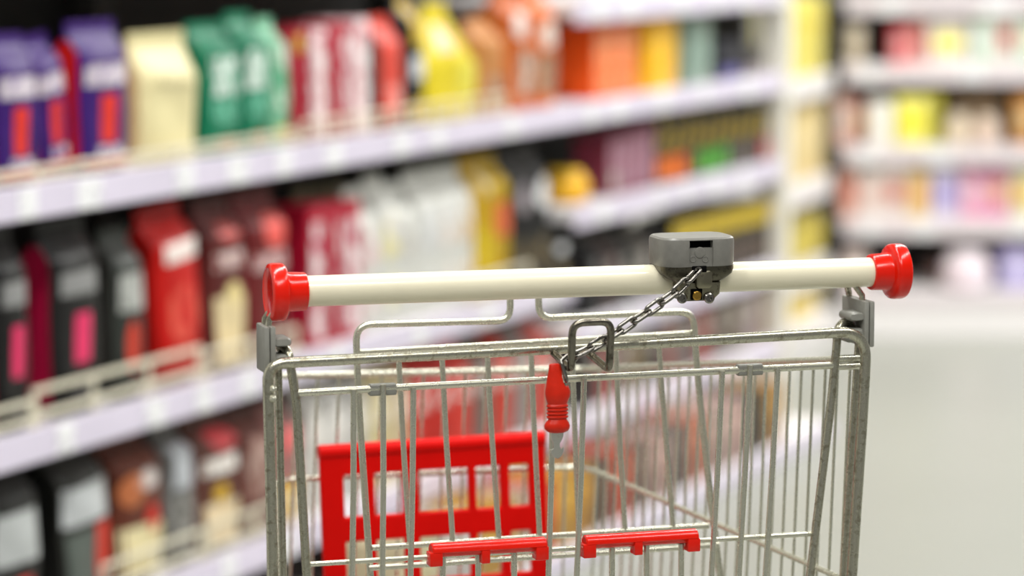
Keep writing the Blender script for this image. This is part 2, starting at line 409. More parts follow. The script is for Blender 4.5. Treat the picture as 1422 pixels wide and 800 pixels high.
for x in (947, 984.5):
    lathe(b, cp(x, 414, -.0305), (0, -1, 0), [(0, .0050), (.0015, .0049), (.0026, .0036), (.0026, .0018), (.0012, .0016), (.0012, 0)], 24)
mk('lock_screw', b, CHAIN, lk)
b = BM(); c = cp(967.5, 409, -.031); box(b, c.x - .0055, c.x + .0055, -.0312, -.0300, c.z - .005, c.z + .005, .0005); mk('cylinder_recess', b, BLACK, lk)
b = BM(); lathe(b, c + Vector((0, .001, -.001)), (0, -1, 0), [(0, .0044), (.0022, .0043), (.003, .0034), (.003, 0)], 20); mk('lock_cylinder', b, BRASS, lk)
# --- wire loop for the chain
b = BM()
P_ = [cp(768, 489, -.029), cp(793, 514, -.068), cp(795, 448.5, -.072), cp(849, 446, -.072), cp(846, 514, -.068), cp(818, 491, -.029)]
sweep(b, fillet(P_, [0, .0065, .011, .011, .0065, 0], 8), .0035, 14); mk('chain_loop', b, LOOPM, cart)
# --- chain
path = [cp(969, 375, -.036), cp(957, 388, -.040), cp(935, 408, -.044), cp(905, 429, -.048), cp(880, 446, -.052), cp(855, 463, -.054), cp(832, 477, -.056), cp(808, 489, -.057), cp(786, 500, -.060), cp(781, 505, -.063)]
def sample(path, step):
    L = [0]
    for a_, c_ in zip(path, path[1:]): L.append(L[-1] + (c_ - a_).length)
    n = round(L[-1] / step); out = []
    for k in range(n + 1):
        d = L[-1] * k / n
        for i in range(len(path) - 1):
            if d <= L[i + 1] + 1e-9: out.append(path[i].lerp(path[i + 1], (d - L[i]) / (L[i + 1] - L[i]))); break
    return out
pp = sample(path, .0160)
ch = empty('chain', (0, 0, 0)); ch.parent = lk
def link(p, q, roll, r=.0018, hl_=None, hw=.0044):
    c = (p + q) / 2; d = (q - p).normalized(); hl_ = hl_ or (q - p).length / 2 + 1.0 * r
    a_ = Vector((0, 1, 0)); a_ = (a_ - d * a_.dot(d)).normalized(); s_ = d.cross(a_)
    w = a_ * math.cos(roll) + s_ * math.sin(roll)
    pts = []; st = hl_ - hw
    for k in range(20):
        t = 2 * math.pi * k / 20; pts.append(c + d * (math.cos(t) * hw + (st if math.cos(t) > 0 else -st)) + w * math.sin(t) * hw)
    b = BM(); sweep(b, pts, r, 10, closed=True); return b
for i, (p, q) in enumerate(zip(pp, pp[1:])):
    mk('chain_link', link(p, q, math.radians(72 if i % 2 else -14)), CHAIN, ch)
mk('chain_link', link(cp(779, 503, -.064), cp(786, 527, -.066), math.radians(10)), CHAIN, ch)
# --- lock key hanging from the chain
ky = empty('lock_key', (0, 0, 0)); ky.parent = lk
prof = [(505, 5.5, 770), (506.5, 7.5, 770), (515, 9.5, 771), (525, 12.5, 772), (535, 15.5, 773.5), (544, 18, 774.5), (550, 17.5, 774.5), (557, 15, 774), (561, 13.5, 774)]
y = 562
while y < 582:
    prof += [(y, 14.6, 774), (y + 1.6, 15.4, 774), (y + 3.2, 14.6, 774), (y + 4.2, 12.6, 774)]; y += 5.0
prof += [(583, 13.5, 774), (587, 16.5, 773.5), (591, 18, 773.5), (595, 17.6, 773.5), (598.5, 15, 774), (600.5, 11, 774)]
b = BM(); rr = []
for yy, hw, xc in prof:
    c = cp(xc, yy, -.066); k = hw * .000655; dd = k * (.62 if yy > 550 else .40 + .2 * (yy - 505) / 45)
    rr.append([c + Vector((k * math.cos(t), dd * math.sin(t), 0)) for t in [2 * math.pi * j / 28 for j in range(28)]])
loft(b, rr); grip = mk('key_grip', b, REDK, ky)
cb = BM()
cK = cp(789, 520, -.072); cyl = bmesh.ops.create_cone(cb, cap_ends=True, segments=20, radius1=.0045, radius2=.0045, depth=.05)
bmesh.ops.scale(cb, vec=(1, 1, 1), verts=cb.verts[:]); bmesh.ops.rotate(cb, verts=cb.verts[:], cent=(0, 0, 0), matrix=Matrix.Rotation(math.radians(90), 3, 'X'))
bmesh.ops.scale(cb, vec=(1, 1, 2.6), verts=cb.verts[:]); bmesh.ops.translate(cb, verts=cb.verts[:], vec=cK)
cu = mk('cut', cb, BLACK, lk, smooth=False); boolean(grip, cu); bpy.data.objects.remove(cu)
for pl in grip.data.polygons: pl.use_smooth = True
out = [(766, 598), (783, 598), (782.5, 606), (780, 612), (777.5, 616), (777.5, 620), (779.5, 624), (782.8, 621), (782.6, 627), (780, 633), (775, 637), (769.5, 635), (765.5, 630), (765.5, 625.5), (769.5, 623), (768.5, 615), (766, 610)]
b = BM(); A = [b.verts.new(cp(x, yy, -.0675)) for x, yy in out]; f = b.faces.new(A)
r = bmesh.ops.extrude_face_region(b, geom=[f]); bmesh.ops.translate(b, vec=(0, .0022, 0), verts=[v for v in r['geom'] if isinstance(v, bmesh.types.BMVert)])
kb = mk('key_blade', b, metal_mat((214, 212, 204), .35, (190, 186, 176), .3, 200), ky, smooth=False)

# ================================================================== SHELVING RUNS
class Run:
    def __init__(s, O, ang):
        s.O = Vector((O[0], O[1], 0)); s.ang = ang; s.a = Vector((math.cos(ang), math.sin(ang), 0)); s.n = Vector((-math.sin(ang), math.cos(ang), 0))
    levels = (.36, .60, .86, 1.34)
    def pt(s, q, t=0, z=0): return s.O + s.a * q + s.n * t + Vector((0, 0, z))
    def s_at(s, x, z, t=0):
        q0 = s.O + s.n * t + Vector((0, 0, z)) - CAM; k = (x - CX) / FPX
        return (k * q0.dot(FW) - q0.x) / (s.a.x - k * s.a.dot(FW))
    def z_at(s, x, y, t=0):
        r = ray(x, y); P = s.O + s.n * t; k = (P - CAM).dot(s.n) / r.dot(s.n); return (CAM + r * k).z
PHI = math.radians(23.66)
LEFT = Run((-.7639, 4.5997), math.pi / 2 - PHI)
FAR = Run((1.06, 9.90), 0.0)
CRN = Run((.80, 9.15), math.atan2(.72, .24)); CRN.levels = (.27, .53, .85, 1.34); FAR.levels = (.37, .605, .865, 1.085)

def shelving(run, s0, s1, levels, depth, H, label, base=(.0, .06, -.15), railh=.05, tags=True, pitch=.24, rail=RAILM):
    root = empty('shelving_unit', run.pt(s0), run.ang, label=label, cat='shelving unit')
    L = s1 - s0 - .004
    b = BM(); box(b, 0, L, depth - .02, depth, .0, H, .002); mk('back_panel', b, BACKP, root, smooth=False)
    for x in (.0, L - .03):
        b = BM(); box(b, x, x + .03, depth - .07, depth - .021, 0, H, .002); mk('upright', b, UPRD, root, smooth=False)
    b = BM(); box(b, 0, L, base[2], depth - .07, base[0], base[1], .003); pb = mk('base_deck', b, SHELFW, root, smooth=False)
    b = BM(); box(b, 0, L, base[2] - .006, base[2] - .0005, base[1] - .04, base[1] + .004, .002); mk('price_rail', b, rail, pb, smooth=False)
    for z in levels:
        b = BM(); box(b, 0, L, .004, depth - .072, z - .03, z, .003); sh = mk('shelf', b, SHELFW, root, smooth=False)
        b = BM(); box(b, 0, L, -.004, .0036, z - railh + .004, z + .006, .002); mk('price_rail', b, rail, sh, smooth=False)
        if tags:
            q = .04 + random.random() * .08
            while q < L - .08:
                w = random.choice((.05, .06, .07)); b = BM(); box(b, q, q + w, -.0065, -.0042, z - railh + .006, z + .003, .0008)
                mk('price_tag', b, TAGM, sh, smooth=False); q += w + pitch * random.uniform(.4, 1.3)
    for z in levels:   # bracket arms under each shelf, against the end uprights
        for x in (.004, L - .010):
            b = BM(); b2 = [(.03, z - .031), (depth - .075, z - .031), (depth - .075, z - .075), (.20, z - .045)]
            A = [b.verts.new((x, yy, zz)) for yy, zz in b2]; f = b.faces.new(A); r = bmesh.ops.extrude_face_region(b, geom=[f])
            bmesh.ops.translate(b, vec=(.005, 0, 0), verts=[v for v in r['geom'] if isinstance(v, bmesh.types.BMVert)]); mk('shelf_bracket', b, UPRD, root, smooth=False)
    return root
ZA, ZB, ZC, ZM, ZN, ZT = .945, .570, .262, .722, .462, 1.165
shelving(LEFT, -.62, .99, (ZC, ZB, ZA, 1.37), .48, 1.75, 'nearest white shelving bay at left, holding purple, cream and black bags')
shelving(LEFT, .99, 2.24, (ZC, ZB, ZA, 1.37), .48, 1.75, 'middle white shelving bay of the long run, holding yellow and white bags')
shelving(LEFT, 2.24, 3.62, (ZC, ZN, ZM, ZA, ZT), .48, 1.75, 'far white shelving bay of the long run, holding orange and black cartons')
shelving(CRN, .0, .66, (.27, .53, .85, 1.34), .34, 1.75, 'narrow white corner shelving with yellow boxes between the two runs', base=(0, .10, -.04), rail=SHELFW, railh=.07)
shelving(FAR, 0, 1.9, (.37, .605, .865, 1.085), .42, 1.75, 'white shelving across the far end of the aisle with pastel packs', base=(0, .145, -.10), rail=mat((222, 212, 216), .4, var=.04), railh=.06)
# end post of the left run
b = BM(); box(b, 0, .05, -.04, .04, 0, 1.75, .004)
tag(mk('end_post', b, UPRI, None, smooth=False, loc=LEFT.pt(3.628, .03), rotz=LEFT.ang), 'tall white end post where the long shelving run stops', 'post')

# wire guard rails along the shelf edges
def guard(run, s0, s1, z, heights, step, label, t=.012, r=.004, grp=None, flat=False):
    root = empty('wire_guard_rail', run.pt(s0, t, z), run.ang, label=label, cat='guard rail', group=grp)
    L = s1 - s0
    for h in heights:
        b = BM()
        if flat: box(b, 0, L, -r * .7, r * .7, h - r * 1.05, h + r * 1.05, .001)
        else: sweep(b, [(0, 0, h), (L, 0, h)], r, 8)
        mk('rail_wire', b, GUARDM, root)
    n = max(1, round(L / step))
    for k in range(n + 1):
        b = BM(); x = L * k / n; sweep(b, [(x, .001, .001), (x, .001, heights[-1] + r)], r * 1.1, 8); mk('rail_post', b, GUARDM, root)
sa = LEFT.s_at
guard(LEFT, -.3, .095, ZB, (.018, .046), .20, 'cream guard rail in front of the pink-marked black bags at far left', flat=True)
guard(LEFT, .105, .62, ZB, (.022, .060), .17, 'cream two-bar guard rail in front of the red bag, left of the cart', r=.0045, flat=True)
guard(LEFT, .64, .97, ZB, (.02, .05), .16, 'cream guard rail in front of the maroon bags, ending behind the red end cap')
guard(LEFT, 1.72, 2.02, ZB, (.02, .055), .15, 'cream guard rail in front of the yellow bag, showing above the push bar', flat=True)
guard(LEFT, -.3, .98, ZA, (.014, .028), .42, 'cream guard rail in front of the purple, cream and green bags', flat=True, r=.0035)
guard(LEFT, 1.0, 1.90, ZA, (.018, .042), .07, 'cream close-barred guard rail in front of the crimson and yellow packs', r=.003)
guard(LEFT, .30, .62, ZC, (.02, .055), .15, 'cream guard rail on the lowest shelf in front of the silver-grey bag', flat=True)
guard(LEFT, .64, .97, ZC, (.02, .055), .15, 'cream guard rail on the lowest shelf, seen behind the left cart post', flat=True)

# ================================================================== PRODUCTS
def bagfn(w, d, h, taper=1.0, shoulder=.62, seal=.93, twist=0.0):
    def S_(u, v, side=-1):
        if v < .04: k = .90 + .10 * (v / .04); kd = .88 + .12 * v / .04
        else: k = 1; kd = 1
        if v > shoulder:
            q = min(1, (v - shoulder) / (seal - shoulder)); kd = 1 - .93 * (q * q * (3 - 2 * q)) ; k = 1 + (taper - 1) * q
        e = abs(2 * u - 1)
        bulge = (1 - e ** 6 * .30) * (1 + .05 * math.sin(v * 9 + u * 5 + twist))
        yc = twist * .02 * max(0, v - .5)
        return Vector(((u - .5) * w * k, yc + side * d / 2 * kd * bulge, v * h))
    return S_
def make_bag(name, w, d, h, m, patches, parent_kw, loc, ang, side=None, taper=1.0, shoulder=.78, lean=0, roll=0, twist=0.):
    f = bagfn(w, d, h, taper, shoulder, .93, twist)
    b = BM(); NU, NV = 12, 18; rings = []
    for j in range(NV + 1):
        v = j / NV; ring_ = [f(i / NU, v, -1) for i in range(NU + 1)] + [f(i / NU, v, 1) for i in range(NU, -1, -1)]
        rings.append(ring_)
    loft(b, rings)
    o = mk(name, b, m)
    def patch(u0, u1, v0, v1, mm, nm='label_panel', shape=None):
        b = BM(); n1, n2 = 8, 8; g_ = []
        for j in range(n2 + 1):
            row = []
            for i in range(n1 + 1):
                if shape == 'round':
                    a_, c_ = i / n1 * 2 - 1, j / n2 * 2 - 1
                    x_, y_ = a_ * math.sqrt(1 - c_ * c_ / 2), c_ * math.sqrt(1 - a_ * a_ / 2)
                    u, v = (u0 + u1) / 2 + x_ * (u1 - u0) / 2, (v0 + v1) / 2 + y_ * (v1 - v0) / 2
                else: u, v = u0 + (u1 - u0) * i / n1, v0 + (v1 - v0) * j / n2
                row.append(b.verts.new(f(u, v, -1) + Vector((0, -.0012, 0))))
            g_.append(row)
        for j in range(n2):
            for i in range(n1): b.faces.new((g_[j][i], g_[j][i + 1], g_[j + 1][i + 1], g_[j + 1][i]))
        mk(nm, b, mm, o)
    for p in patches: patch(*p)
    if side:
        for sgn in (0, 1):
            b = BM(); g_ = []; 
            for j in range(13):
                v = .02 + .86 * j / 12; A, B_ = f(sgn, v, -1), f(sgn, v, 1); off = Vector(((.0012 if sgn else -.0012), 0, 0))
                g_.append((b.verts.new(A.lerp(B_, .04) + off), b.verts.new(A.lerp(B_, .96) + off)))
            for p, q in zip(g_, g_[1:]): b.faces.new((p[0], p[1], q[1], q[0]))
            mk('side_gusset', b, side, o)
    b = BM()
    top = [f(i / 8, .955, -1) + Vector((0, -.0008, 0)) for i in range(9)]; bot = [f(i / 8, .94, -1) + Vector((0, -.0008, 0)) for i in range(9)]
    T1 = [b.verts.new(p) for p in top]; B1 = [b.verts.new(p) for p in bot]
    for i in range(8): b.faces.new((B1[i], B1[i + 1], T1[i + 1], T1[i]))
    mk('top_seal', b, m, o)
    o.rotation_euler = (math.radians(-lean), math.radians(roll), ang); o.location = loc
    return o
def make_box(name, w, d, h, m, patches, loc, ang, side=None):
    b = BM(); box(b, -w / 2, w / 2, -d / 2, d / 2, 0, h, min(.003, w * .05), 2)
    o = mk(name, b, m)
    for p in patches:
        u0, u1, v0, v1, mm = p[:5]; nm = p[5] if len(p) > 5 else 'label_panel'
        x0, x1, z0, z1 = (u0 - .5) * w, (u1 - .5) * w, v0 * h, v1 * h; b = BM()
        if len(p) > 6 and p[6] == 'round':
            lathe(b, ((x0 + x1) / 2, -d / 2, (z0 + z1) / 2), (0, -1, 0), [(0, 1), (.0008, 1)], 24)
            for v in b.verts: v.co.x = (x0 + x1) / 2 + (v.co.x - (x0 + x1) / 2) * (x1 - x0) / 2; v.co.z = (z0 + z1) / 2 + (v.co.z - (z0 + z1) / 2) * (z1 - z0) / 2
        else: box(b, x0, x1, -d / 2 - .0008, -d / 2 - .0001, z0, z1)
        mk(nm, b, mm, o, smooth=False)
    if side:
        b = BM(); box(b, -w / 2 - .0006, -w / 2 - .0001, -d * .47, d * .47, h * .02, h * .98); mk('side_panel', b, side, o, smooth=False)
    b = BM(); box(b, -w * .46, w * .46, -d * .46, d * .0, h + .0001, h + .0010); mk('closing_flap', b, m, o, smooth=False)
    o.location = loc; o.rotation_euler = (0, 0, ang)
    return o
def make_tub(name, w, h, m, mlid, loc, ang, lab=None, dome=False):
    b = BM(); r = w / 2
    pr = [(0, r * .86), (h * .02, r * .9), (h * .80, r), (h * .82, r * .98)] if not dome else [(0, r * .7), (h * .1, r * .9), (h * .4, r), (h * .7, r * .9), (h * .82, r * .7)]
    lathe(b, (0, 0, 0), (0, 0, 1), pr, 28); o = mk(name, b, m)
    b = BM(); lathe(b, (0, 0, h * .822), (0, 0, 1), [(0, pr[-1][1] * 1.05), (h * .10, pr[-1][1] * 1.05), (h * .17, pr[-1][1] * .9), (h * .178, 0)], 28); mk('lid', b, mlid, o)
    if lab:
        b = BM(); lathe(b, (0, 0, h * .25), (0, 0, 1), [(0, r * 1.003 if not dome else r * .985), (h * .4, r * 1.008 if not dome else r * .95)], 28)
        for f in [f for f in b.faces if len(f.verts) > 4]: b.faces.remove(f)
        mk('label_band', b, lab, o)
    o.location = loc; o.rotation_euler = (0, 0, ang)
    return o

def place(run, shelf_z, kind, x0, x1, ytop, m, patches, label, cat, name, t=.03, depth=.07, group=None, behind=0, **kw):
    zc = shelf_z + .08
    s0, s1 = run.s_at(x0, zc, t), run.s_at(x1, zc, t)
    h = ytop[0] if isinstance(ytop, tuple) else run.z_at((x0 + x1) / 2, ytop, t) - shelf_z
    if run is LEFT: s1 = min(s1, 3.612)
    if run is CRN: s0, s1 = max(s0, .01), min(s1, .655)
    ups = [z for z in run.levels if z > shelf_z + .05]; sd_ = (s0 + s1) / 2
    if run is LEFT: ups = [z for z in ((ZC, ZB, ZA, 1.37) if sd_ < 2.24 else (ZC, ZN, ZM, ZA, ZT)) if z > shelf_z + .05]
    if ups: h = min(h, min(ups) - .055 - shelf_z)
    if kw.get('roll'): kw['dz'] = abs(math.sin(math.radians(kw['roll']))) * abs(s1 - s0) / 2
    dz = kw.pop('dz', 0)
    w = abs(s1 - s0) - .003; sm = (s0 + s1) / 2
    tt = t + depth / 2
    loc = run.pt(sm, tt, shelf_z + .0012 + (dz + .006 if dz else 0))
    h -= dz * 2
    if kind == 'bag': o = make_bag(name, w, depth, h, m, patches, None, loc, run.ang, **kw)
    elif kind == 'box': o = make_box(name, w, depth, h, m, patches, loc, run.ang, **kw)
    else: o = make_tub(name, min(w, depth * 1.6) if kind == 'tub' else w, h, m, kw.get('lid', m), run.pt(sm, t + w / 2, shelf_z + .0012), run.ang, kw.get('lab'), kw.get('dome', False))
    tag(o, label, cat, group)
    return o, sm, w, h
def foil(c, **k): return mat(tuple(v * .93 for v in c), k.pop('rough', .42), var=k.pop('var', .15), scale=k.pop('scale', 22), coat=0.0, bump=k.pop('bump', .6), spec=.28, **k)
def txt(c, ink, s=70, thr=.52): return mat(c, .45, var=.1, ink=ink, inks=s, thr=thr)
WH = (206, 196, 206)
# ---- shelf A, bay 1
PUR = foil((60, 22, 112)); PRED = foil((214, 30, 22)); RB = mat((222, 44, 24), .4)
def purple(x0, x1, yt, lab, **k):
    place(LEFT, ZA, 'bag', x0, x1, yt, PUR, [(.06, .94, .58, .72, txt(WH, (120, 90, 160), 90, .6), 'title_panel'), (.34, .66, .20, .52, RB, 'stripe'), (.25, .80, .10, .18, txt(WH, (110, 80, 140))), (.02, .98, .02, .09, PRED, 'bottom_band')], lab, 'bag', 'foil_pouch', side=PRED, **k)
purple(-62, -2, 55, 'purple and red foil pouch, cut by the left photo edge on the upper shelf', group='purple pouches')
purple(0, 58, 48, 'purple foil pouch with white title and red stripe, second from the left edge', group='purple pouches')
purple(62, 104, 48, 'narrow purple foil pouch tilted sideways between two upright purple ones', roll=-7, t=.05, group='purple pouches')
purple(118, 184, 30, 'purple foil pouch with red stripe, right beside the cream paper bag', group='purple pouches')
CR = foil((240, 228, 176), var=.06)
place(LEFT, ZA, 'bag', 203, 281, 45, CR, [(.2, .75, .60, .66, txt((236, 224, 176), (190, 176, 130), 120, .6))], 'plain cream paper bag with rounded folded top, between purple and green bags', 'bag', 'paper_bag', depth=.10, shoulder=.62, t=.034, side=foil((232, 216, 158), var=.1), twist=-1.5)
GR = foil((18, 122, 88))
for x0, x1, yt, lb in ((290, 338, 32, 'deep green foil pouch with white lettering, beside the cream paper bag'), (342, 377, 18, 'taller green foil pouch, second to the right of the cream bag')):
    place(LEFT, ZA, 'bag', x0, x1, yt, GR, [(.10, .90, .45, .74, txt((30, 140, 104), (226, 238, 230), 80, .5), 'title_panel'), (.15, .85, .25, .42, txt((20, 120, 88), (120, 200, 170), 110, .5)), (.2, .8, .07, .13, mat((190, 90, 40), .5), 'badge')], lb, 'bag', 'foil_pouch', group='green pouches', depth=.09)
place(LEFT, ZA, 'bag', 381, 404, 26, foil((130, 196, 160)), [(.1, .9, .30, .8, txt((206, 226, 206), (90, 170, 130), 60, .5)), (.1, .9, .06, .16, mat((200, 180, 60), .5), 'badge')], 'pale green and white pouch between the green and crimson packs', 'bag', 'foil_pouch', depth=.08)
# ---- shelf A, bay 2
CRI = mat((168, 12, 44), .4, var=.15)
PKW = txt((168, 60, 84), (236, 214, 216), 60, .44)
for i, (x0, x1, yt) in enumerate(((431, 455, 36), (458, 487, 28), (490, 514, 22))):
    o = ('first', 'second', 'third')[i]
    place(LEFT, ZA, 'box', x0 - 1 + (2 if i == 0 else 0), x1, yt + 6, PKW if i != 1 else CRI, [(.25, .95, .08, .92, txt((200, 120, 130), (240, 224, 224), 50, .42), 'vertical_title')] if i != 1 else [(.62, .95, .08, .9, PKW, 'vertical_title')], f'crimson carton with white upright lettering, {o} of three from the left on the upper shelf', 'box', 'carton_box', side=CRI, group='crimson cartons on the upper shelf', depth=.10)
place(LEFT, ZA, 'box', 408, 424, 42, CRI, [(.2, .8, .80, .96, mat((206, 170, 60), .4), 'gold_emblem')], 'crimson carton with gold emblem beside the pale green pouch', 'box', 'carton_box', depth=.10)
place(LEFT, ZA, 'bag', 517, 530, 25, foil((24, 24, 26)), [], 'slim black pouch left of the coral pack', 'bag', 'foil_pouch', depth=.06)
place(LEFT, ZA, 'bag', 532, 563, 24, foil((236, 84, 70)), [(.1, .9, .02, .10, foil((30, 28, 28)), 'bottom_band'), (.2, .8, .2, .4, txt((236, 84, 70), (250, 190, 180), 70))], 'coral red pouch between two black pouches', 'bag', 'foil_pouch', depth=.07, shoulder=.75)
place(LEFT, ZA, 'bag', 566, 592, -6, foil((30, 30, 34)), [(.2, .75, .62, .98, mat((196, 160, 30), .4), 'gold_band'), (.2, 1, .36, .54, mat((206, 206, 212), .3), 'silver_panel'), (.1, .9, .03, .2, mat((196, 160, 40), .5), 'gold_footer')], 'tall black pouch with gold band and silver panel left of the yellow bag', 'bag', 'foil_pouch', depth=.07)
place(LEFT, ZA, 'bag', 596, 668, 3, foil((232, 210, 40), var=.1), [(.2, .6, .58, .80, txt((236, 150, 110), (244, 220, 190), 60), 'picture_panel'), (.55, .95, .2, .5, foil((244, 232, 90)), 'pale_panel')], 'bright yellow pouch with narrowing top on the upper shelf', 'bag', 'foil_pouch', taper=.42, shoulder=.45, depth=.10)
place(LEFT, ZA, 'bag', 671, 706, 26, foil((206, 140, 80)), [(.2, .8, .1, .4, txt((190, 150, 120), (120, 90, 70), 60))], 'tan kraft pouch right of the yellow one', 'bag', 'paper_bag', depth=.09, shoulder=.75)
place(LEFT, ZA, 'bag', 710, 745, -12, foil((210, 104, 40)), [(.1, .6, .6, .84, mat((240, 226, 220), .4), 'white_emblem', 'round'), (.3, 1, .12, .5, txt((150, 120, 96), (220, 200, 186), 50), 'picture_panel')], 'tall orange pouch with round white emblem on the upper shelf', 'bag', 'foil_pouch', depth=.10)
place(LEFT, ZA, 'bag', 748, 776, -14, foil((226, 116, 54)), [(.1, .9, .5, .74, mat((242, 222, 210), .4), 'white_emblem', 'round'), (0.05, .9, .1, .45, txt((176, 140, 110), (120, 80, 60), 60), 'picture_panel')], 'orange and brown pouch standing against the orange cartons', 'bag', 'foil_pouch', depth=.09)
# ---- shelf A, bay 3
OR = mat((238, 84, 10), .4, var=.08); ORL = txt((238, 110, 40), (244, 170, 120), 90, .5)
for i in range(4):
    x0 = 825 + i * 14.6
    place(LEFT, ZA, 'box', x0, x0 + 14, 29 - i * 1.0, OR, [(.06, .94, .06, .94, ORL, 'printed_front')], f'orange carton, {("nearest", "second nearest", "second farthest", "farthest")[i]} in the row on the upper shelf', 'box', 'carton_box', group='orange cartons', depth=.115, side=OR)
place(LEFT, ZA, 'box', 898, 940, 20, mat((246, 186, 24), .4, var=.06), [(.1, .9, .55, .7, txt((246, 196, 50), (180, 110, 20), 80, .6))], 'golden yellow carton right of the orange cartons', 'box', 'carton_box', side=mat((236, 176, 20), .4, var=.06), depth=.05)
place(LEFT, ZA, 'box', 952, 968, 17, mat((128, 152, 140), .45), [(.1, .9, .3, .8, txt((150, 170, 158), (96, 120, 110), 60))], 'grey-green carton beside the golden yellow one', 'box', 'carton_box', depth=.08)
place(LEFT, ZA, 'box', 970, 987, 15, mat((148, 166, 152), .45), [(.1, .9, .2, .7, txt((120, 146, 134), (170, 190, 176), 60))], 'lighter grey-green carton, farther of the pair', 'box', 'carton_box', depth=.08)
place(LEFT, ZA, 'box', 998, 1030, 58, mat((30, 30, 40), .5), [(.1, .9, .05, .3, mat((90, 84, 150), .5), 'blue_band')], 'low black box with blue band near the end of the upper shelf', 'box', 'carton_box', depth=.08)
place(LEFT, ZA, 'box', 1034, 1062, 66, mat((58, 54, 52), .5), [(.1, .9, .05, .35, mat((150, 140, 140), .5), 'grey_band')], 'low dark grey box with pale band beside the white end post', 'box', 'carton_box', depth=.08)
# ---- shelf M, bay 3
MAR = mat((120, 44, 66), .45, var=.15)
ordn = ('leftmost', 'second', 'third', 'fourth', 'fifth', 'sixth', 'seventh', 'eighth', 'ninth', 'tenth', 'eleventh', 'twelfth')
place(LEFT, ZM, 'tub', 808, 842, 238, mat((240, 180, 20), .4), [], 'round golden yellow tub at the left end of the middle shelf', 'tub', 'round_tub', lid=mat((250, 200, 50), .4), dome=True, t=.006)
for i in range(5):
    x0 = 846 + i * 12.6
    place(LEFT, ZM, 'box', x0, x0 + 12, 190 - i * 4.2, MAR, [(.12, .34, .1, .9, mat((196, 160, 176), .45), 'pale_stripe'), (.62, .82, .1, .9, mat((186, 150, 166), .45), 'pale_stripe')] + ([(.1, .9, .1, .4, mat((206, 200, 190), .45), 'picture_panel')] if i < 1 else []), f'maroon carton with pale upright stripes, {ordn[i]} of five on the middle shelf', 'box', 'carton_box', group='maroon striped cartons', depth=.09, side=MAR)
DK = mat((30, 28, 20), .5, var=.3)
cols = [(238, 116, 14), (238, 116, 14), (236, 110, 10), (90, 60, 40), (84, 172, 52), (84, 172, 52), (80, 160, 50), (96, 86, 80), (90, 80, 76), (90, 80, 70), (180, 50, 66), (150, 60, 120)]
lbc = ['orange', 'orange', 'orange', 'brown', 'green', 'green', 'green', 'grey', 'grey', 'grey', 'red', 'purple']
for i in range(11):
    x0 = 911 + i * 14.5
    place(LEFT, ZM, 'box', x0 + .6, x0 + 12.9, 163 - i * 1.9 + (2 if i % 3 else -2), DK, [(.22, .80, .52, .93, txt((206, 172, 36), (46, 40, 20), 60, .54), 'gold_title'), (.05, .95, .06, .40, mat(cols[i], .45), 'colour_patch', 'round' if i in (0, 5) else None)], f'black carton with gold title and {lbc[i]} patch, {ordn[i]} in its row beside the maroon cartons', 'box', 'carton_box', group='black and gold cartons', depth=.08)
# ---- shelf N, bay 3
for i in range(10):
    x0 = 934 + i * 15
    place(LEFT, ZN, 'box', x0, x0 + 14.2, 305 - i * 3.4, mat((34, 32, 24), .5), [(.0, 1, .66, .97, mat((206, 176, 30), .45, var=.2, scale=60), 'yellow_band'), (.1, .9, .1, .5, txt((60, 52, 44), (130, 100, 90), 60, .55))], f'black carton with broad yellow band, {ordn[i]} in the row under the black and gold cartons', 'box', 'carton_box', group='yellow banded cartons', depth=.09)
for i, c in enumerate(((30, 30, 32), (64, 48, 46), (36, 36, 34), (86, 80, 74), (30, 28, 30))):
    x0 = 818 + i * 22.6
    place(LEFT, ZN, 'bag', x0, x0 + 21, 330 - i * 5, foil(c), [(.2, .8, .4, .7, txt(tuple(min(255, v + 60) for v in c), (170, 160, 150), 70, .6))], f'dark pouch behind the push bar, {ordn[i]} of five left of the yellow banded cartons', 'bag', 'foil_pouch', group='dark pouches under the middle shelf', depth=.09)
# ---- shelf B, bay 1
BK = foil((26, 25, 26), rough=.32); PK = mat((232, 44, 104), .45); MAG = foil((170, 14, 62))
def black(x0, x1, yt, lab, **k):
    place(LEFT, ZB, 'bag', x0, x1, yt, BK, [(.1, .88, .62, .74, foil((150, 150, 150), rough=.25), 'silver_title'), (.38, .68, .26, .52, PK, 'pink_stripe'), (.3, .8, .08, .14, txt((50, 48, 50), (110, 108, 110), 90))], lab, 'bag', 'foil_pouch', side=MAG, group='black pouches with pink stripe', depth=.08, **k)
black(-70, -8, 326, 'black pouch with pink stripe, cut by the left photo edge')
black(2, 46, 318, 'black pouch with pink stripe, second from the left edge on the middle shelf')
black(80, 146, 306, 'upright black pouch with pink stripe behind the end of the guard rail')
place(LEFT, ZB, 'bag', 166, 206, 318, foil((52, 56, 52)), [(.08, .92, .52, .74, txt((176, 178, 174), (90, 92, 88), 60, .6), 'silver_title'), (.28, .68, .14, .46, mat((208, 54, 30), .5), 'orange_flame', 'round')], 'dark grey-green pouch with silver title and orange flame, left of the red bag', 'bag', 'foil_pouch', depth=.08)
place(LEFT, ZB, 'bag', 230, 288, 287, foil((206, 18, 12)), [(.12, .95, .69, .80, mat((240, 226, 220), .35), 'white_title'), (.15, .85, .22, .56, txt((206, 24, 16), (222, 80, 60), 40, .5), 'medallion', 'round')], 'tall glossy red pouch with white title strip', 'bag', 'foil_pouch', depth=.09, roll=-4, side=foil((190, 16, 12)))
